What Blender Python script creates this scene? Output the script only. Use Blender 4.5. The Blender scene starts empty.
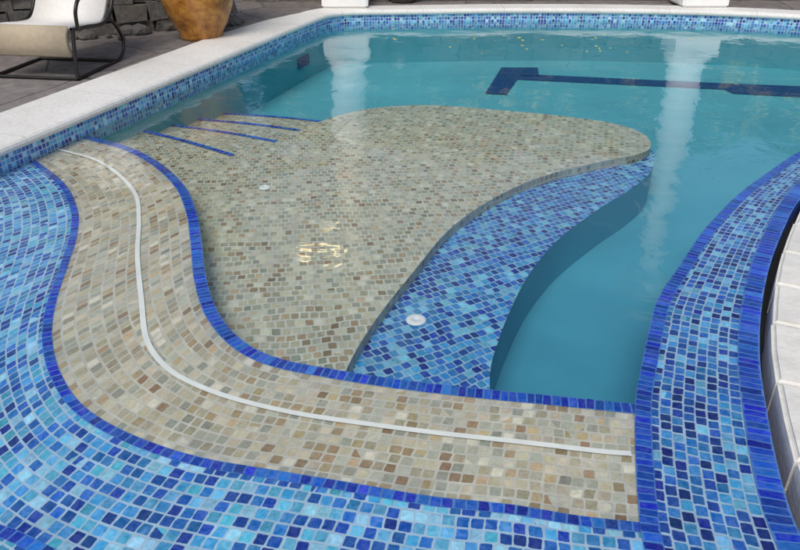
import bpy, bmesh, math, random
from mathutils import Vector
random.seed(7)
D=bpy.data
scn=bpy.context.scene
# ---------------------------------------------------------------- helpers
def link(o):
    scn.collection.objects.link(o); return o
def mesh_obj(name,verts,faces,mat,uvs=None,smooth=False,parent=None):
    me=D.meshes.new(name); me.from_pydata([tuple(v) for v in verts],[],faces)
    if uvs is not None:
        l=me.uv_layers.new(name="UVMap")
        for p in me.polygons:
            for li in p.loop_indices:
                l.data[li].uv=uvs[me.loops[li].vertex_index]
    if mat: me.materials.append(mat)
    for p in me.polygons: p.use_smooth=smooth
    me.update()
    o=link(D.objects.new(name,me))
    if parent: o.parent=parent
    return o
def empty(name,loc=(0,0,0)):
    e=D.objects.new(name,None); e.location=loc; return link(e)
def catmull(pts,sub=12):
    P=[Vector(p) for p in pts]
    P=[P[0]*2-P[1]]+P+[P[-1]*2-P[-2]]
    out=[]
    for i in range(1,len(P)-2):
        a,b,c,d=P[i-1],P[i],P[i+1],P[i+2]
        for k in range(sub):
            t=k/sub
            out.append(0.5*((2*b)+(c-a)*t+(2*a-5*b+4*c-d)*t*t+(3*b-a-3*c+d)*t**3))
    out.append(P[-2]); return out
def resample(P,n):
    L=[0]
    for i in range(1,len(P)): L.append(L[-1]+(P[i]-P[i-1]).length)
    out=[];j=0
    for k in range(n):
        s=L[-1]*k/(n-1)
        while j<len(P)-2 and L[j+1]<s: j+=1
        d=L[j+1]-L[j]
        out.append(P[j].lerp(P[j+1],(s-L[j])/d if d>0 else 0))
    return out
def smooth_curve(pts,n,it=0):
    P=resample(catmull(pts),n)
    for _ in range(it):
        P=[P[0]]+[(P[i-1]+P[i]*2+P[i+1])/4 for i in range(1,n-1)]+[P[-1]]
    return P
def offset(P,d):
    out=[]
    for i in range(len(P)):
        t=(P[min(i+1,len(P)-1)]-P[max(i-1,0)]).normalized()
        dd=d[i] if isinstance(d,list) else d
        out.append(P[i]+Vector((-t.y,t.x))*dd)   # +d = left of travel
    return out
def ribbon(name,P,Q,rows,z,tile,mat,parent=None):
    """tile courses laid between curve P and curve Q"""
    n=len(P); V=[];F=[];UV=[]
    for r in range(rows):
        a=[P[i].lerp(Q[i],r/rows) for i in range(n)]
        b=[P[i].lerp(Q[i],(r+1)/rows) for i in range(n)]
        s=(r%2)*0.5+random.uniform(-.12,.12)+50; base=len(V)
        S=[0]
        for i in range(1,n): S.append(S[-1]+((a[i]+b[i])/2-(a[i-1]+b[i-1])/2).length)
        for i in range(n):
            V+= [(a[i].x,a[i].y,z),(b[i].x,b[i].y,z)]
            u=s+S[i]/tile
            UV+=[(u,r),(u,r+1)]
        for i in range(n-1):
            k=base+2*i
            F.append((k,k+2,k+3,k+1))
    return mesh_obj(name,V,F,mat,UV,parent=parent)
def strip(name,P,hw,z,tile,mat,parent=None,rows=1):
    return ribbon(name,offset(P,-hw),offset(P,hw),rows,z,tile,mat,parent)
def poly(name,pts,z,mat,tile=.042,rot=0,parent=None,zf=None,tv=None):
    bm=bmesh.new()
    vs=[bm.verts.new((p[0],p[1],zf(p[1]) if zf else z)) for p in pts]
    es=[bm.edges.new((vs[i],vs[(i+1)%len(vs)])) for i in range(len(vs))]
    bmesh.ops.triangle_fill(bm,edges=es,use_beauty=True,normal=(0,0,1))
    for f in bm.faces:
        if f.normal.z<0: f.normal_flip()
    uvl=bm.loops.layers.uv.new("UVMap")
    cr,sr=math.cos(rot),math.sin(rot); tv=tv or tile
    for f in bm.faces:
        for l in f.loops:
            x,y=l.vert.co.x,l.vert.co.y
            l[uvl].uv=((x*cr+y*sr)/tile+60,(-x*sr+y*cr)/tv+120)
    me=D.meshes.new(name); bm.to_mesh(me); bm.free(); me.materials.append(mat)
    o=link(D.objects.new(name,me)); 
    if parent:o.parent=parent
    return o
def wall(name,P,z0,z1,tile,mat,parent=None):
    V=[];F=[];UV=[];s=0
    for i,p in enumerate(P):
        if i: s+=(P[i]-P[i-1]).length
        V+=[(p.x,p.y,z0),(p.x,p.y,z1)]
        UV+=[(s/tile+50,0),(s/tile+50,max(1,round((z1-z0)/tile)) if tile<1 else z1-z0)]
    for i in range(len(P)-1): F.append((2*i,2*i+2,2*i+3,2*i+1))
    return mesh_obj(name,V,F,mat,UV,parent=parent)
def join(name,objs):
    bpy.ops.object.select_all(action='DESELECT')
    for o in objs: o.select_set(True)
    bpy.context.view_layer.objects.active=objs[0]
    bpy.ops.object.join(); objs[0].name=name; return objs[0]
# ---------------------------------------------------------------- materials
class NT:
    def __init__(s,name):
        s.m=D.materials.new(name); s.m.use_nodes=True; s.t=s.m.node_tree; s.n=s.t.nodes; s.l=s.t.links
        s.b=s.n["Principled BSDF"]; s.out=s.n["Material Output"]
    def new(s,k,**kw):
        x=s.n.new(k)
        for a,b in kw.items(): setattr(x,a,b)
        return x
    def con(s,src,dst):
        if isinstance(src,(int,float,tuple)): dst.default_value=src
        else: s.l.new(src,dst)
    def math(s,op,a,b=0.0,c=None,clamp=False):
        x=s.new("ShaderNodeMath",operation=op,use_clamp=clamp)
        s.con(a,x.inputs[0]); s.con(b,x.inputs[1])
        if c is not None: s.con(c,x.inputs[2])
        return x.outputs[0]
    def mix(s,fac,a,b,blend='MIX'):
        x=s.new("ShaderNodeMix",data_type='RGBA',blend_type=blend)
        s.con(fac,x.inputs[0]); s.con(a,x.inputs[6]); s.con(b,x.inputs[7]); return x.outputs[2]
    def noise(s,scale,detail=3,vec=None,rough=.5,dist=0):
        x=s.new("ShaderNodeTexNoise"); x.inputs["Scale"].default_value=scale
        x.inputs["Detail"].default_value=detail; x.inputs["Roughness"].default_value=rough
        x.inputs["Distortion"].default_value=dist
        if vec is None: vec=s.new("ShaderNodeTexCoord").outputs["Object"]
        s.l.new(vec,x.inputs["Vector"]); return x
    def ramp(s,fac,stops,interp='LINEAR'):
        x=s.new("ShaderNodeValToRGB"); e=x.color_ramp; e.interpolation=interp
        while len(e.elements)<len(stops): e.elements.new(0.5)
        for i,(p,c) in enumerate(stops):
            e.elements[i].position=p; e.elements[i].color=(c[0],c[1],c[2],1)
        s.con(fac,x.inputs[0]); return x.outputs[0]
    def bump(s,h,strength=.3,dist=.002,normal=None):
        x=s.new("ShaderNodeBump"); x.inputs["Strength"].default_value=strength; x.inputs["Distance"].default_value=dist
        s.con(h,x.inputs["Height"])
        if normal is not None: s.l.new(normal,x.inputs["Normal"])
        return x.outputs[0]
def mosaic(name,palette,grout,half=.44,rad=.12,rough=.18,stagger=False,marble=.35,hx=None,patch=0.25,bstr=.5):
    T=NT(name)
    uv=T.new("ShaderNodeTexCoord").outputs["UV"]
    sp=T.new("ShaderNodeSeparateXYZ"); T.l.new(uv,sp.inputs[0])
    X,Y=sp.outputs[0],sp.outputs[1]
    wn=T.noise(.5,1,uv)
    wob=T.math('MULTIPLY',T.math('SUBTRACT',wn.outputs[0],.5),.45)
    X=T.math('ADD',X,wob)
    if stagger: # flat sheets: laid by hand, courses drift a little
        wn2=T.noise(.10,2,uv); Y=T.math('ADD',Y,T.math('MULTIPLY',T.math('SUBTRACT',wn2.outputs[0],.5),2.2))
    row=T.math('FLOOR',T.math('ADD',Y,0.0001))
    if stagger:
        X=T.math('ADD',X,T.math('MULTIPLY',T.math('MODULO',row,2.0),.5))
    col=T.math('FLOOR',X)
    fx=T.math('FRACT',X); fy=T.math('FRACT',Y)
    cid=T.new("ShaderNodeCombineXYZ"); T.l.new(col,cid.inputs[0]); T.l.new(row,cid.inputs[1])
    oi=T.new("ShaderNodeObjectInfo"); T.l.new(oi.outputs["Random"],cid.inputs[2])
    w=T.new("ShaderNodeTexWhiteNoise",noise_dimensions='3D'); T.l.new(cid.outputs[0],w.inputs["Vector"])
    wc=T.new("ShaderNodeSeparateColor"); T.l.new(w.outputs["Color"],wc.inputs[0])
    r1,r2,r3=wc.outputs
    jx=T.math('MULTIPLY',T.math('SUBTRACT',r2,.5),.08); jy=T.math('MULTIPLY',T.math('SUBTRACT',r3,.5),.08)
    en=T.noise(2.4,2,uv); e=T.math('MULTIPLY',T.math('SUBTRACT',en.outputs[0],.5),.12)
    hx=hx or half
    qx=T.math('MAXIMUM',T.math('SUBTRACT',T.math('ABSOLUTE',T.math('SUBTRACT',T.math('ADD',fx,jx),.5)),hx-rad),0.0)
    qy=T.math('MAXIMUM',T.math('SUBTRACT',T.math('ABSOLUTE',T.math('SUBTRACT',T.math('ADD',fy,jy),.5)),half-rad),0.0)
    d=T.math('ADD',T.math('SQRT',T.math('ADD',T.math('MULTIPLY',qx,qx),T.math('MULTIPLY',qy,qy))),e)
    mr=T.new("ShaderNodeMapRange",interpolation_type='SMOOTHSTEP')
    T.l.new(d,mr.inputs[0]); mr.inputs[1].default_value=rad+.03; mr.inputs[2].default_value=rad-.05
    mask=mr.outputs[0]
    tot=sum(p[1] for p in palette); acc=0; st=[]
    for c,wgt in palette:
        st.append((acc/tot,c)); acc+=wgt
    pn=T.noise(.055,2,uv)
    rr=T.math('FRACT',T.math('ADD',w.outputs["Value"],T.math('MULTIPLY',pn.outputs[0],patch)))
    c=T.ramp(rr,st,'CONSTANT')
    mn=T.noise(1.6,4,uv,.65,1.2)
    val=T.math('ADD',T.math('MULTIPLY',T.math('SUBTRACT',mn.outputs[0],.5),marble*3.2),T.math('MULTIPLY_ADD',r3,.5,.75))
    hsv=T.new("ShaderNodeHueSaturation"); T.l.new(c,hsv.inputs["Color"]); T.l.new(T.math('MAXIMUM',val,.25),hsv.inputs["Value"])
    T.l.new(T.math('MULTIPLY_ADD',r2,.03,.485),hsv.inputs["Hue"])
    T.l.new(T.math('MULTIPLY_ADD',mn.outputs[0],-.5,1.22),hsv.inputs["Saturation"])
    gn=T.noise(.35,4,uv,.7)
    g=T.mix(1.0,(*grout,1),T.ramp(gn.outputs[0],[(.3,(.72,.72,.74)),(.65,(1.05,1.05,1.03))]),'MULTIPLY')
    T.l.new(T.mix(mask,g,hsv.outputs[0]),T.b.inputs["Base Color"])
    T.l.new(T.math('MULTIPLY_ADD',mask,rough-.65,.65),T.b.inputs["Roughness"])
    T.b.inputs["Specular IOR Level"].default_value=.35
    h=T.math('ADD',mask,T.math('MULTIPLY',mn.outputs[0],.25))
    T.l.new(T.bump(h,bstr,.0015),T.b.inputs["Normal"])
    return T.m
BLUE=[((.014,.05,.26),2.6),((.016,.09,.39),4),((.03,.18,.52),5),((.06,.31,.60),5),((.14,.46,.68),4.8),((.34,.64,.78),3.4),((.018,.12,.42),3),((.09,.44,.60),3.8)]
BLUE_D=[((.008,.025,.17),3.2),((.012,.05,.29),4.6),((.018,.11,.42),5),((.05,.27,.55),4.4),((.17,.48,.68),3.6),((.025,.17,.47),2)]
BLUE_W=[((.010,.04,.24),4),((.015,.08,.36),5),((.02,.15,.48),5),((.05,.28,.58),5),((.16,.48,.67),4.0),((.03,.22,.52),3)]
TAN=[((.52,.46,.33),5),((.45,.39,.27),5),((.35,.25,.145),2.1),((.30,.19,.11),.8),((.42,.42,.34),4.5),((.60,.56,.45),4.5),((.47,.36,.21),2.4),((.35,.35,.28),2.4),((.52,.46,.34),4)]
TANW=[((.47,.44,.31),5),((.41,.38,.26),5),((.31,.24,.14),2.0),((.27,.18,.10),.9),((.38,.38,.29),4),((.52,.50,.39),4),((.42,.32,.19),2.2),((.30,.31,.23),2.3)]
M_blue=mosaic("blue_glass_mosaic",BLUE,(.47,.61,.73),half=.43)
M_blue_s=mosaic("blue_glass_mosaic_grid",BLUE_W,(.33,.51,.65),half=.44,stagger=True)
M_blue_d=mosaic("blue_glass_mosaic_dark",BLUE_D,(.44,.58,.70),half=.435)
M_band=mosaic("waterline_mosaic",BLUE,(.50,.60,.70),half=.42,stagger=False)
M_tan=mosaic("tan_stone_mosaic",TAN,(.60,.58,.51),half=.42,marble=.28,rough=.3)
M_tan_s=mosaic("tan_stone_mosaic_grid",TANW,(.58,.59,.50),half=.41,stagger=True,marble=.28,rough=.35)
COB=[((.008,.05,.44),5),((.012,.075,.54),4),((.006,.04,.32),3),((.02,.14,.60),2.5)]
M_trim=mosaic("cobalt_trim_tile",COB,(.10,.24,.58),half=.46,hx=.42,rad=.08,marble=.15,patch=0)
def simple(name,col,rough=.5,noise=None,var=.15,bump=0,metal=0,spec=.5,bscale=None):
    T=NT(name); T.b.inputs["Roughness"].default_value=rough; T.b.inputs["Metallic"].default_value=metal
    T.b.inputs["Specular IOR Level"].default_value=spec
    n=T.noise(noise or 6,5,None,.6)
    lo=tuple(c*(1-var) for c in col); hi=tuple(min(1,c*(1+var)) for c in col)
    T.l.new(T.ramp(n.outputs[0],[(.3,lo),(.7,hi)]),T.b.inputs["Base Color"])
    if bump:
        n2=T.noise(bscale or (noise or 6)*4,5,None,.6)
        T.l.new(T.bump(n2.outputs[0],bump,.01),T.b.inputs["Normal"])
    return T.m
def depth_tinted_plaster(name,deep,shallow,var):
    # light lost to water depth is painted into the colour: darker near, paler far
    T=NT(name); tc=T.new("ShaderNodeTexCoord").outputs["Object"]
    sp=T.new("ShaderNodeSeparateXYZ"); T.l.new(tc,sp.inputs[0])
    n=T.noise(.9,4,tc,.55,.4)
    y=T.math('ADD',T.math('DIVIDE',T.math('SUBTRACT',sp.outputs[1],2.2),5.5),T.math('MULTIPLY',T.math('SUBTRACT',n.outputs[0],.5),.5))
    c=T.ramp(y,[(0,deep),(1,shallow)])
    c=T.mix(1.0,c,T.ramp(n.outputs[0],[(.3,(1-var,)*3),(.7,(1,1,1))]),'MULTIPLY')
    T.l.new(c,T.b.inputs["Base Color"]); T.b.inputs["Roughness"].default_value=.7
    n2=T.noise(90,4,tc,.6); T.l.new(T.bump(n2.outputs[0],.1,.01),T.b.inputs["Normal"]); return T.m
M_plaster=depth_tinted_plaster("aqua_pool_plaster",(.05,.31,.44),(.12,.48,.56),.16)
M_plasterw=depth_tinted_plaster("aqua_pool_wall_plaster",(.055,.34,.47),(.10,.45,.54),.10)
M_lane=simple("navy_lane_tile",(.008,.035,.17),.4,20,.2)
M_white=simple("white_cover_track",(.82,.83,.82),.45,8,.06)
M_dark=simple("dark_slot",(.02,.022,.025),.8,10,.3)
M_metal=simple("dark_tube_metal",(.03,.028,.026),.35,10,.2,metal=.6)
M_sling=simple("white_sling_fabric",(.72,.70,.66),.8,40,.05,.15)
M_beige=simple("beige_cushion",(.42,.35,.25),.85,30,.08,.2)
M_column=simple("white_column_paint",(.84,.83,.80),.5,5,.05,.05)
def canvas():
    T=NT("white_canvas"); T.b.inputs["Base Color"].default_value=(.8,.8,.77,1); T.b.inputs["Roughness"].default_value=.9
    t=T.new("ShaderNodeBsdfTranslucent"); t.inputs["Color"].default_value=(.8,.8,.77,1)
    m=T.new("ShaderNodeMixShader"); m.inputs[0].default_value=.5
    T.l.new(T.b.outputs[0],m.inputs[1]); T.l.new(t.outputs[0],m.inputs[2]); T.l.new(m.outputs[0],T.out.inputs[0]); return T.m
M_canvas=canvas()
def glow():
    T=NT("lantern_glass"); T.b.inputs["Base Color"].default_value=(.9,.8,.6,1)
    T.b.inputs["Emission Color"].default_value=(1,.80,.48,1); T.b.inputs["Emission Strength"].default_value=8
    return T.m
M_glow=glow()
def coping_mat():
    T=NT("white_limestone_coping")
    n=T.noise(1.6,6,None,.65); n2=T.noise(40,5,None,.7)
    c=T.ramp(n.outputs[0],[(.25,(.54,.53,.48)),(.55,(.70,.69,.65)),(.8,(.77,.76,.73))])
    c=T.mix(.3,c,T.ramp(n2.outputs[0],[(.35,(.5,.48,.43)),(.6,(.85,.85,.82))]))
    uv=T.new("ShaderNodeTexCoord").outputs["UV"]
    sp=T.new("ShaderNodeSeparateXYZ"); T.l.new(uv,sp.inputs[0])
    f=T.math('ABSOLUTE',T.math('SUBTRACT',T.math('FRACT',T.math('DIVIDE',sp.outputs[0],.92)),.5))
    j=T.math('GREATER_THAN',f,.4965)
    T.l.new(T.mix(T.math('MULTIPLY',j,.45),c,(.30,.29,.26,1)),T.b.inputs["Base Color"])
    T.b.inputs["Roughness"].default_value=.7
    T.l.new(T.bump(T.math('SUBTRACT',n2.outputs[0],j),.35,.004),T.b.inputs["Normal"])
    return T.m
M_coping=coping_mat()
M_stone=simple("pale_coping_stone",(.66,.65,.60),.75,7,.15,.4,bscale=50)
def patio_mat():
    T=NT("patio_flagstone")
    tc=T.new("ShaderNodeTexCoord").outputs["Object"]
    dn=T.noise(3,3,tc)
    mp=T.mix(.06,tc,dn.outputs["Color"])
    v=T.new("ShaderNodeTexVoronoi",feature='DISTANCE_TO_EDGE'); v.inputs["Scale"].default_value=1.6; T.l.new(mp,v.inputs["Vector"])
    v2=T.new("ShaderNodeTexVoronoi"); v2.inputs["Scale"].default_value=1.6; T.l.new(mp,v2.inputs["Vector"])
    sc=T.new("ShaderNodeSeparateColor"); T.l.new(v2.outputs["Color"],sc.inputs[0])
    n=T.noise(9,6,None,.7)
    c=T.ramp(sc.outputs[0],[(0,(.13,.115,.11)),(.5,(.20,.175,.165)),(1,(.15,.145,.15))])
    c=T.mix(.55,c,T.ramp(n.outputs[0],[(.3,(.08,.07,.068)),(.7,(.30,.27,.25))]))
    j=T.math('LESS_THAN',v.outputs["Distance"],.012)
    T.l.new(T.mix(j,c,(.07,.065,.06,1)),T.b.inputs["Base Color"]); T.b.inputs["Roughness"].default_value=.75
    T.l.new(T.bump(T.math('SUBTRACT',n.outputs[0],j),.5,.01),T.b.inputs["Normal"])
    return T.m
M_patio=patio_mat()
def rock_mat():
    T=NT("stacked_rock")
    oi=T.new("ShaderNodeNewGeometry").outputs["Random Per Island"]
    n=T.noise(14,6,None,.7)
    c=T.ramp(oi,[(0,(.05,.047,.045)),(.4,(.13,.115,.10)),(.7,(.085,.085,.09)),(1,(.19,.165,.13))])
    c=T.mix(.45,c,T.ramp(n.outputs[0],[(.3,(.03,.03,.03)),(.7,(.24,.22,.19))]))
    T.l.new(c,T.b.inputs["Base Color"]); T.b.inputs["Roughness"].default_value=.85
    T.l.new(T.bump(n.outputs[0],.7,.03),T.b.inputs["Normal"]); return T.m
M_rock=rock_mat()
def pot_mat():
    T=NT("orange_glazed_ceramic")
    n=T.noise(9,6,None,.75,.3)
    T.l.new(T.ramp(n.outputs[0],[(.3,(.12,.04,.01)),(.5,(.36,.15,.03)),(.7,(.55,.28,.06))]),T.b.inputs["Base Color"])
    T.b.inputs["Roughness"].default_value=.15; T.l.new(T.bump(n.outputs[0],.15,.01),T.b.inputs["Normal"]); return T.m
M_pot=pot_mat()
M_potd=simple("dark_glazed_ceramic",(.05,.04,.035),.3,6,.4)
def leaf_mat(name,cols):
    T=NT(name); oi=T.new("ShaderNodeNewGeometry").outputs["Random Per Island"]
    T.l.new(T.ramp(oi,cols,'CONSTANT'),T.b.inputs["Base Color"]); T.b.inputs["Roughness"].default_value=.55; return T.m
M_leaf=leaf_mat("hedge_leaves",[(0,(.03,.07,.02)),(.3,(.05,.11,.03)),(.6,(.07,.14,.035)),(.85,(.025,.05,.02))])
M_flower=leaf_mat("yellow_petals",[(0,(.80,.58,.04)),(.5,(.75,.65,.10))])
def water_mat():
    T=NT("pool_water"); T.n.remove(T.b)
    tr=T.new("ShaderNodeBsdfTransparent"); tr.inputs["Color"].default_value=(.94,.985,1,1)
    gl=T.new("ShaderNodeBsdfGlossy"); gl.inputs["Roughness"].default_value=.05
    gl.inputs["Color"].default_value=(1,1,1,1)
    fr=T.new("ShaderNodeFresnel"); fr.inputs["IOR"].default_value=1.38
    tc=T.new("ShaderNodeTexCoord").outputs["Object"]
    n1=T.noise(1.1,2,tc,.5,.3); n2=T.noise(3.6,3,tc,.55,.6)
    h=T.math('ADD',T.math('MULTIPLY',n1.outputs[0],1.0),T.math('MULTIPLY',n2.outputs[0],.28))
    b=T.bump(h,.35,.05)
    T.l.new(b,gl.inputs["Normal"]); T.l.new(b,fr.inputs["Normal"])
    mx=T.new("ShaderNodeMixShader"); T.l.new(fr.outputs[0],mx.inputs[0]); T.l.new(tr.outputs[0],mx.inputs[1]); T.l.new(gl.outputs[0],mx.inputs[2])
    T.l.new(mx.outputs[0],T.out.inputs["Surface"])
    return T.m
M_water=water_mat()
# ---------------------------------------------------------------- curves (metres, z=0 is the water level)
A=[(-2.42,4.32),(-2.14,4.03),(-1.87,3.72),(-1.67,3.38),(-1.56,3.09),(-1.49,2.82),(-1.42,2.53),(-1.34,2.28),(-1.23,2.06),(-1.09,1.87),(-0.95,1.75),(-0.77,1.65),(-0.59,1.58),(-0.37,1.53),(-0.14,1.48),(0.08,1.43),(0.30,1.40),(0.48,1.36),(0.69,1.33)]
B=[(-2.24,4.70),(-1.98,4.52),(-1.69,4.33),(-1.43,4.06),(-1.20,3.72),(-1.05,3.38),(-0.94,3.04),(-0.84,2.70),(-0.73,2.42),(-0.60,2.22),(-0.45,2.10),(-0.24,2.03),(0.00,1.97),(0.27,1.92),(0.53,1.88),(0.83,1.83)]
Wl=[(-2.2,4.34),(-2.05,4.25),(-1.83,4.11),(-1.61,3.87),(-1.42,3.58),(-1.30,3.26),(-1.19,2.89),(-1.05,2.50),(-0.94,2.21),(-0.82,2.04),(-0.69,1.94),(-0.53,1.86),(-0.32,1.79),(-0.09,1.74),(0.12,1.70),(0.37,1.66),(0.60,1.62),(0.69,1.61)]
O=[(-3.5,3.4),(-3.15,3.0),(-2.95,2.6),(-2.85,2.2),(-2.7,1.7),(-2.4,1.1),(-1.95,.6),(-1.4,.2),(-.8,.0),(-.2,-.12),(.53,-.25)]
RI=[(.47,-.3),(.55,.6),(0.63,1.26),(0.64,1.34),(0.70,1.59),(0.77,1.84),(0.82,1.97),(0.92,2.21),(1.05,2.50),(1.24,2.79),(1.48,3.15),(1.82,3.58),(2.14,3.92),(2.47,4.25),(3.04,4.73),(4.2,5.25),(6.7,5.5)]
RO=[(.9,-.3),(.97,.6),(1.04,1.26),(1.06,1.40),(1.11,1.59),(1.18,1.81),(1.28,2.09),(1.43,2.42),(1.63,2.79),(1.89,3.20),(2.11,3.51),(2.50,3.95),(3.1,4.4),(4.3,4.85),(6.7,5.05)]
ZD=-.022
cA=smooth_curve(A,260,4); cB=smooth_curve(B,260,4); cO=smooth_curve(O,260,4)
cRI=smooth_curve(RI,320,3); cRO=smooth_curve(RO,320,3); cW=smooth_curve(Wl,260,4)
basin=empty("mosaic_pool_deck")
ribbon("tan_channel_mosaic",cA,cB,13,ZD,.038,M_tan,basin)
ribbon("blue_foreground_mosaic",cO,cA,39,ZD,.038,M_blue,basin)
ribbon("blue_rim_mosaic",cRO,cRI,11,ZD+.003,.040,M_blue_d,basin)
strip("outer_trim",cA,.018,ZD+.0015,.034,M_trim,basin)
strip("inner_trim",offset(cB,-.022),.026,ZD+.0018,.028,M_trim,basin)
strip("rim_inner_trim",offset(cRI,-.022),.026,ZD+.006,.028,M_trim,basin)
strip("rim_outer_trim",offset(cRO,.035),.037,ZD+.006,.030,M_trim,basin)
strip("cover_track",cW,.0105,ZD+.006,1,M_white,basin)
ft=smooth_curve([(-2.6,2.3),(-2.0,1.72),(-1.5,1.47),(-1.07,1.33),(-0.97,1.29),(-0.87,1.24),(-.5,1.08),(0,.95),(.5,.87)],80)
strip("foreground_trim",ft,.018,ZD+.0015,.034,M_trim,basin)
# walls of the structures
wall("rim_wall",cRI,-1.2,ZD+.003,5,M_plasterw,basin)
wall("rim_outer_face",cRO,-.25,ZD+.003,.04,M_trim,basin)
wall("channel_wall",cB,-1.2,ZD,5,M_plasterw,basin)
# ---------------------------------------------------------------- shelf, bench, steps
shelf=empty("sun_shelf")
SHo=[(-1.10,4.59),(-.90,4.80),(-.76,5.05),(-.62,5.30),(-.43,5.52),(-0.20,5.68),(0.24,5.76),(0.79,5.62),(1.31,5.44),(1.62,5.26),(1.76,5.02),(1.72,4.74),(1.56,4.58),(1.31,4.46),(0.87,4.19),(0.52,3.83),(0.26,3.44),(0.05,2.95),(-0.09,2.60),(-0.19,2.28),(-.26,1.9)]
cS=smooth_curve(SHo,160)
poly("shelf_top",[(p.x,p.y) for p in cS]+[(-.9,1.9),(-1.2,2.9),(-1.5,3.8),(-2.3,4.4),(-1.90,5.12)],-.16,M_tan_s,.041,math.radians(8),shelf,tv=.049)
wall("shelf_riser",cS,-1.0,-.16,.040,M_tan_s,shelf)
nos1=smooth_curve([(-1.90,5.13),(-1.5,4.88),(-1.10,4.59)],20)
wall("step_riser_a",nos1,-.8,-.16,.042,M_tan_s,shelf)
strip("nosing_a",offset(nos1,-.02),.02,-.155,.04,M_trim,shelf)
wedge=[(1.76,5.0),(1.76,4.76),(1.63,4.42),(1.43,4.14),(1.17,3.85),(.86,3.46),(.64,3.08),(.49,2.72),(.40,2.45),(.35,2.25),(.32,1.88)]
cV=smooth_curve(wedge,90)
poly("bench_top",[(p.x,p.y) for p in cV]+[(-.34,1.88),(-.28,2.3),(-.16,2.62),(-.04,3.0),(.18,3.5),(.45,3.9),(.82,4.28),(1.28,4.55),(1.5,4.7),(1.6,4.95)],-.215,M_blue_s,.038,math.radians(30),shelf,tv=.044)
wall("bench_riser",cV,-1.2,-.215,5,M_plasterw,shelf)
for i,(l,r,z) in enumerate([((-1.80,5.45),(-.80,5.00),-.22),((-1.68,5.79),(-.68,5.45),-.28),((-1.56,6.15),(-.50,5.86),-.34)]):
    c=smooth_curve([l,((l[0]+r[0])/2,(l[1]+r[1])/2+.03),r],16)
    poly("step_tread_%d"%i,[(p.x,p.y) for p in c]+[(r[0]+.12,r[1]-.5),(-1.0,4.5),(-2.1,4.9)],z,M_tan_s,.040,.3,shelf)
    wall("step_wall_%d"%i,c,-.9,z,.042,M_tan_s,shelf)
    strip("nosing_%d"%i,offset(c,-.02),.02,z+.004,.04,M_trim,shelf)
def floorz(y): return -.50+(y+.3)/9*.06
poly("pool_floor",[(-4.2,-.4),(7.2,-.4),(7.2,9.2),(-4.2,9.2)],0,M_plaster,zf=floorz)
def flat(name,pts,mat,dz=.005):
    return mesh_obj(name,[(x,y,floorz(y)+dz) for x,y in pts],[tuple(range(len(pts)))],mat)
lane=flat("lane_marking",[(1.1,7.72),(3.3,7.30),(3.32,7.15),(4.6,6.9),(4.65,7.35),(3.35,7.55),(1.22,7.95)],M_lane)
l2=flat("lane_cross",[(.85,7.15),(1.06,7.11),(1.30,7.85),(1.5,7.85),(1.55,8.2),(1.14,8.2)],M_lane,.009)
lane=join("lane_marking",[lane,l2])
# ---------------------------------------------------------------- pool outer wall and coping
POOL=[(-3.66,-.3),(-2.7,2.6),(-1.73,5.5),(-1.0,7.7)]
cor=[(-.86,8.08),(-.74,8.30),(-.5,8.42),(0,8.46),(1.15,8.55),(2.3,8.53),(3.4,8.4),(4.4,8.1),(5.6,7.4),(6.4,6.4),(6.7,5.0)]
cP=[Vector((-3.66,-.3)).lerp(Vector((-1.0,7.7)),k/30) for k in range(30)]+resample(catmull([POOL[-1]]+cor),90)
HT=.145; CT=.058
edge=empty("pool_surround")
wall("waterline_tiles",cP,-.07,HT-CT,.0315,M_band,edge)
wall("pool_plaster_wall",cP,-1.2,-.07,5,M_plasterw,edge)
tp=[Vector((-1.06,7.52)),Vector((-.97,7.79))]
wall("wall_target_tile",[p+Vector((.008,-.003)) for p in tp],-.30,-.19,5,M_lane,edge)
def sweep(name,P,prof,mat,parent=None):
    V=[];F=[];UV=[];n=len(prof);s=0
    offs=[]
    for o,_ in prof:
        if o>.1: offs.append(offset(P,[o if i<27 else max(.27,o-(i-27)*.03) for i in range(len(P))]))
        else: offs.append(offset(P,o))
    for i in range(len(P)):
        if i: s+=(P[i]-P[i-1]).length
        for k,(o,z) in enumerate(prof):
            q=offs[k][i]; V.append((q.x,q.y,z)); UV.append((s,k*.1))
    for i in range(len(P)-1):
        for k in range(n-1):
            F.append((i*n+k,i*n+k+1,(i+1)*n+k+1,(i+1)*n+k))
    return mesh_obj(name,V,F,mat,UV,smooth=False,parent=parent)
b=HT-CT
prof=[(.05,b+.001),(-.015,b+.001),(-.028,b+.012),(-.032,b+.028),(-.026,b+.044),(-.012,HT-.003),(.01,HT),(.48,HT),(.485,HT-.05)]
sweep("coping",cP,prof,M_coping,edge)
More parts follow.
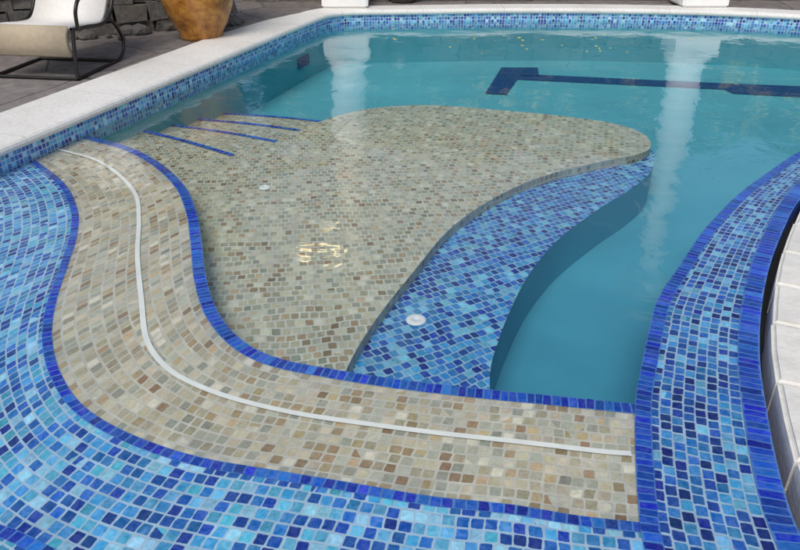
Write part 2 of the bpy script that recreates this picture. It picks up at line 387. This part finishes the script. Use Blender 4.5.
# ---------------------------------------------------------------- lower stone coping on the right
cs=offset(cRO,-.03)
st=empty("stone_coping")
L=[0]
for i in range(1,len(cs)): L.append(L[-1]+(cs[i]-cs[i-1]).length)
def at(s,off):
    j=0
    while j<len(L)-2 and L[j+1]<s: j+=1
    p=cs[j].lerp(cs[j+1],(s-L[j])/(L[j+1]-L[j])); t=(cs[j+1]-cs[j]).normalized()
    return p+Vector((t.y,-t.x))*off
s=.1;k=0
while s<L[-1]-.5:
    ln=random.uniform(.30,.40); bm=bmesh.new()
    w=random.uniform(.36,.38); tz=.035+random.uniform(-.004,.004); io=random.uniform(0,.012)
    ring=[at(s+.006,io),at(s+ln/2,io),at(s+ln-.006,io),at(s+ln-.006,w),at(s+ln/2,w),at(s+.006,w)]
    top=[bm.verts.new((p.x,p.y,tz)) for p in ring]; bot=[bm.verts.new((p.x,p.y,-.12)) for p in ring]
    bm.faces.new(top); bm.faces.new(bot[::-1])
    for i in range(6): bm.faces.new((top[i],bot[i],bot[(i+1)%6],top[(i+1)%6]))
    bmesh.ops.recalc_face_normals(bm,faces=bm.faces)
    bmesh.ops.bevel(bm,geom=[e for e in bm.edges if all(abs(v.co.z-tz)<1e-4 for v in e.verts)],offset=.014,segments=3,affect='EDGES')
    me=D.meshes.new("stone"); bm.to_mesh(me); bm.free(); me.materials.append(M_stone)
    o=link(D.objects.new("stone_%d"%k,me)); o.parent=st; s+=ln; k+=1
ribbon("slot_floor",offset(cRO,-.40),offset(cRO,.0),1,-.13,1,M_dark,st)
# ---------------------------------------------------------------- ground
loop=[(p.x,p.y) for p in offset(cP,.22)]+[(p.x,p.y) for p in reversed(offset(cs,-.38))]
bm=bmesh.new()
GZ=HT-.02
vo=[bm.verts.new((x,y,GZ)) for x,y in [(-200,-200),(200,-200),(200,300),(-200,300)]]
vi=[bm.verts.new((x,y,GZ)) for x,y in loop]
es=[bm.edges.new((vo[i],vo[(i+1)%4])) for i in range(4)]+[bm.edges.new((vi[i],vi[(i+1)%len(vi)])) for i in range(len(vi))]
bmesh.ops.triangle_fill(bm,edges=es,use_beauty=True,normal=(0,0,1))
for f in bm.faces:
    if f.normal.z<0: f.normal_flip()
me=D.meshes.new("patio_ground"); bm.to_mesh(me); bm.free(); me.materials.append(M_patio); link(D.objects.new("patio_ground",me))
wall("ground_kerb",offset(cs,-.38),-.2,GZ,5,M_stone,edge)
# ---------------------------------------------------------------- water surface
lp=[(p.x,p.y) for p in offset(cP,.02)]+[(p.x,p.y) for p in reversed(offset(cRO,.004))]
poly("water",lp,0,M_water)
# fallen yellow petals drifting on the far water
V=[];F=[]
for _ in range(30):
    x=random.gauss(1.3,.9); y=random.uniform(6.9,8.3)
    if x<-.6 or x>4: continue
    a=random.uniform(0,6.28); r=random.uniform(.014,.026); k=len(V)
    for q in range(6):
        t=a+q*math.pi/3; e=r*(1 if q%3==0 else .55)
        V.append((x+e*math.cos(t),y+e*math.sin(t),.003+random.uniform(0,.004)))
    F.append(tuple(range(k,k+6)))
mesh_obj("floating_petals",V,F,M_flower)
# ---------------------------------------------------------------- lathe things
def lathe(name,prof,mat,loc,seg=40,parent=None):
    V=[];F=[]
    for (r,z) in prof:
        for k in range(seg):
            a=2*math.pi*k/seg; V.append((loc[0]+r*math.cos(a),loc[1]+r*math.sin(a),loc[2]+z))
    for i in range(len(prof)-1):
        for k in range(seg):
            k2=(k+1)%seg; F.append((i*seg+k,i*seg+k2,(i+1)*seg+k2,(i+1)*seg+k))
    F.append(tuple(range(seg))[::-1]); F.append(tuple((len(prof)-1)*seg+k for k in range(seg)))
    return mesh_obj(name,V,F,mat,smooth=True,parent=parent)
def box(name,c,d,mat,rz=0,bev=.01,parent=None,rx=0):
    bm=bmesh.new(); bmesh.ops.create_cube(bm,size=1)
    for v in bm.verts: v.co=Vector((v.co.x*d[0],v.co.y*d[1],v.co.z*d[2]))
    if bev: bmesh.ops.bevel(bm,geom=bm.edges[:],offset=bev,segments=2,affect='EDGES')
    me=D.meshes.new(name); bm.to_mesh(me); bm.free(); me.materials.append(mat)
    o=link(D.objects.new(name,me)); o.location=c; o.rotation_euler=(rx,0,rz)
    if parent:o.parent=parent
    return o
def tube(name,pts,r,mat,parent):
    cu=D.curves.new(name,'CURVE'); cu.dimensions='3D'; cu.bevel_depth=r; cu.bevel_resolution=3
    P=catmull(pts,8); sp=cu.splines.new('POLY'); sp.points.add(len(P)-1)
    for i,p in enumerate(P): sp.points[i].co=(p.x,p.y,p.z,1)
    cu.materials.append(mat); o=link(D.objects.new(name,cu)); o.parent=parent; return o
def drain(name,x,y,z,r,mat):
    return lathe(name,[(r,0),(r,.004),(r*.92,.008),(r*.35,.010),(r*.3,.006),(0.001,.006)],mat,(x,y,z),32)
drain("return_fitting",-.81,4.01,-.158,.034,M_white); drain("return_fitting",.07,2.64,-.213,.045,M_white)
for (x,y) in [(-.62,8.78),(3.45,8.82)]:
    col=empty("white_column")
    box("plinth",(x,y,HT+.12),(.52,.52,.24),M_column,parent=col,bev=.02)
    pr=[(.26,.24),(.27,.28),(.26,.32),(.225,.34),(.235,.37),(.22,.40)]+[(.21-.035*k/10,.42+2.9*k/10) for k in range(11)]+[(.20,3.36),(.2,3.4),(.25,3.46),(.27,3.52)]
    lathe("shaft",pr,M_column,(x,y,HT),48,parent=col)
    box("abacus",(x,y,HT+3.6),(.6,.6,.14),M_column,parent=col,bev=.02)
# bracket lantern on the column (its reflection shows on the shelf water)
ln_=empty("bracket_lantern")
tube("bracket",[(-.75,8.78,3.25),(-.9,8.78,3.36),(-1.1,8.78,3.36),(-1.34,8.78,3.28)],.014,M_metal,ln_)
for x in (-.98,-1.26):
    box("glass",(x,8.78,3.0),(.19,.12,.15),M_glow,parent=ln_,bev=.01)
    box("cap",(x,8.78,3.11),(.24,.17,.05),M_metal,parent=ln_,bev=.015)
    box("base",(x,8.78,2.905),(.2,.14,.03),M_metal,parent=ln_,bev=.008)
    tube("hook",[(x,8.78,3.13),(x+.01,8.78,3.2),(x,8.78,3.33)],.008,M_metal,ln_)
def leaves(n,fn,size,name,mat,parent=None):
    V=[];F=[]
    for i in range(n):
        p=Vector(fn()); a=Vector((random.gauss(0,1),random.gauss(0,1),random.gauss(0,1))).normalized()
        b_=a.cross(Vector((random.gauss(0,1),random.gauss(0,1),random.gauss(0,1)))).normalized()
        s_=size*random.uniform(.6,1.4); k=len(V)
        V+=[p-a*s_,p+b_*s_*.45,p+a*s_,p-b_*s_*.45]; F.append((k,k+1,k+2,k+3))
    return mesh_obj(name,V,F,mat,parent=parent)
def pot(name,x,y,R,H,mat,z0=GZ):
    e=empty(name)
    pr=[(R*.55,0),(R*.60,.03),(R*.58,.05),(R*.75,H*.2),(R*.93,H*.4),(R,H*.58),(R*.95,H*.75),(R*.78,H*.9),(R*.72,H*.95),(R*.82,H),(R*.78,H*1.02),(R*.66,H),(R*.6,H*.9)]
    lathe("body",pr,mat,(x,y,z0),48,parent=e)
    def f():
        a=random.uniform(0,6.283); r=abs(random.gauss(0,R*.7)); zz=random.uniform(0,.7)
        return (x+r*math.cos(a),y+r*math.sin(a),z0+H*.95+zz)
    leaves(900,f,.05,"foliage",M_leaf,e)
pot("glazed_pot",-1.86,7.0,.34,.72,M_pot)
pot("dark_pot",.03,9.1,.24,.55,M_potd)
def stonewall(name,p0,p1,h,th=.35):
    p0,p1=Vector(p0),Vector(p1); L_=(p1-p0).length; d=(p1-p0)/L_; nrm=Vector((-d.y,d.x))
    bm=bmesh.new(); z=GZ-.01
    while z<HT+h:
        rh=random.uniform(.07,.16); x=0
        while x<L_:
            w=random.uniform(.15,.45)
            c=p0+d*(x+w/2)+nrm*random.uniform(-.03,.03)
            r=bmesh.ops.create_cube(bm,size=1)
            for v in r['verts']:
                q=Vector((v.co.x*(w-.015),v.co.y*th,v.co.z*(rh-.012)))+Vector([random.uniform(-.016,.016) for _ in range(3)])
                v.co=Vector((c.x+q.x*d.x-q.y*d.y,c.y+q.x*d.y+q.y*d.x,z+rh/2+q.z))
            x+=w
        z+=rh
    me=D.meshes.new(name); bm.to_mesh(me); bm.free(); me.materials.append(M_rock); return link(D.objects.new(name,me))
stonewall("stone_wall",(-6.5,5.35),(-1.9,7.75),.9)
stonewall("stone_wall",(-1.9,9.3),(9,9.45),.45)
# loose rocks at the foot of the wall
bm=bmesh.new()
for _ in range(70):
    t=random.random(); c=Vector((-4.6+2.9*t,6.15+1.5*t,GZ+.02))+Vector((random.gauss(0,.1),random.gauss(0,.08),0))
    r=bmesh.ops.create_icosphere(bm,subdivisions=2,radius=random.uniform(.03,.10))
    sc_=Vector((random.uniform(.8,1.4),random.uniform(.8,1.3),random.uniform(.5,.9)))
    for v in r['verts']: v.co=c+Vector((v.co.x*sc_.x,v.co.y*sc_.y,v.co.z*sc_.z))*random.uniform(.85,1.12)
me=D.meshes.new("loose_rocks"); bm.to_mesh(me); bm.free(); me.materials.append(M_rock); link(D.objects.new("loose_rocks",me))
def hedge(name,x0,x1,y0,y1,z1,n):
    e=empty(name)
    box("core",((x0+x1)/2,(y0+y1)/2,z1*.5),(x1-x0-.3,y1-y0-.3,z1-.35),simple(name+"_core",(.02,.035,.015),.9,4,.4),bev=.1,parent=e)
    def f():
        x=random.uniform(x0,x1)
        bumpy=.18*math.sin(x*2.1)+.12*math.sin(x*5.3+1)
        if random.random()<.6: return (x,y0+random.gauss(0,.1)+.06*math.sin(x*7),random.uniform(.15,z1+bumpy))
        return (x,random.uniform(y0,y1),z1+bumpy+random.gauss(0,.09))
    leaves(n,f,.06,"leaves",M_leaf,e)
    cl=[(random.uniform(x0,x1),y0-.14,random.uniform(1.0,z1)) for _ in range(70)]
    def g():
        c=random.choice(cl); return (c[0]+random.gauss(0,.07),c[1]+random.gauss(0,.05),c[2]+random.gauss(0,.05))
    leaves(1500,g,.05,"flowers",M_flower,e)
hedge("hedge",-2.2,10,10.4,11.4,2.2,14000)
hedge("hedge",-10,-2.3,8.9,10.2,3.0,12000)
# patio umbrella (beyond the chair)
um=empty("patio_umbrella")
ux,uy=-4.35,7.0
V=[(ux,uy,2.75)];F=[]
R=1.3
for ring,(r,z) in enumerate([(.45,2.60),(.85,2.40),(R,2.14),(R+.01,1.95)]):
    for k in range(16):
        a=2*math.pi*k/16; rr=r*(1 if k%2==0 else .94); V.append((ux+rr*math.cos(a),uy+rr*math.sin(a),z-(0 if k%2==0 else .03)))
for k in range(16): F.append((0,1+k,1+(k+1)%16))
for q in range(3):
    for k in range(16): F.append((1+q*16+k,17+q*16+k,17+q*16+(k+1)%16,1+q*16+(k+1)%16))
mesh_obj("canopy",V,F,M_canvas,parent=um)
lathe("pole",[(.02,0),(.02,2.7),(.03,2.76),(.005,2.84)],M_metal,(ux,uy,GZ),16,parent=um)
lathe("foot",[(.28,0),(.28,.05),(.06,.09),(.04,.3)],M_potd,(ux,uy,GZ),32,parent=um)
# lounge chair
ch=empty("lounge_chair",(-2.73,5.5,GZ)); 
def sling(name,prof,w,mat,th=.025):
    V=[];F=[]
    P=catmull([Vector((0,a,b)) for a,b in prof],6); n=len(P)
    for x in (-w/2,w/2):
        for p in P: V.append((x,p.y,p.z))
    for i in range(n-1): F.append((i,i+1,n+i+1,n+i))
    o=mesh_obj(name,V,F,mat,smooth=True,parent=ch); m=o.modifiers.new("s",'SOLIDIFY'); m.thickness=th; m.offset=0; return o
sling("seat_back",[(.02,.36),(.15,.355),(.35,.33),(.52,.34),(.66,.5),(.80,.75),(.92,1.0)],.60,M_sling,.03)
sling("front_flap",[(-.005,.17),(-.03,.24),(-.02,.32),(.03,.37)],.60,M_beige,.035)
for sx in (-1,1):
    x=sx*.335
    tube("side_frame",[(x,.0,.36),(x,.2,.345),(x,.5,.335),(x,.68,.5),(x,.95,1.03)],.014,M_metal,ch)
    tube("leg_loop",[(x,-.05,.015),(x,.35,.012),(x,.62,.02),(x,.72,.14),(x,.62,.30),(x,.52,.345)],.014,M_metal,ch)
    tube("front_leg",[(x,.02,.355),(x,-.02,.2),(x,-.05,.015)],.014,M_metal,ch)
    tube("arm",[(x*1.12,.02,.36),(x*1.2,.0,.5),(x*1.2,.12,.58),(x*1.2,.45,.58),(x*1.1,.72,.56)],.014,M_metal,ch)
tube("front_bar",[(-.335,-.05,.015),(0,-.05,.015),(.335,-.05,.015)],.013,M_metal,ch)
tube("back_bar",[(-.335,.55,.015),(0,.55,.015),(.335,.55,.015)],.013,M_metal,ch)
ch.rotation_euler=(0,0,math.radians(-8))
# ---------------------------------------------------------------- light, world, camera
el,az=math.radians(55),math.radians(200)
w=D.worlds.new("World"); scn.world=w; w.use_nodes=True
nt=w.node_tree; sky=nt.nodes.new("ShaderNodeTexSky"); sky.sky_type='NISHITA'; sky.sun_disc=False
sky.sun_elevation=el; sky.sun_rotation=az; sky.air_density=1.0; sky.dust_density=3.0
nt.links.new(sky.outputs[0],nt.nodes["Background"].inputs[0]); nt.nodes["Background"].inputs[1].default_value=.14
sun=D.lights.new("sun",'SUN'); sun.energy=1.9; sun.angle=math.radians(30); sun.color=(1,.95,.87)
so=link(D.objects.new("sun",sun))
dirv=Vector((math.sin(az)*math.cos(el),math.cos(az)*math.cos(el),math.sin(el)))
so.rotation_euler=dirv.to_track_quat('Z','Y').to_euler()
cam=D.cameras.new("camera"); cam.lens=720/800*36; cam.sensor_width=36; cam.clip_end=1000; cam.clip_start=.05
co=link(D.objects.new("camera",cam)); co.location=(0,0,1.5); co.rotation_euler=(math.radians(90)-math.atan(405/720),0,0)
scn.camera=co
scn.view_settings.view_transform='Standard'; scn.view_settings.look='None'; scn.view_settings.exposure=0
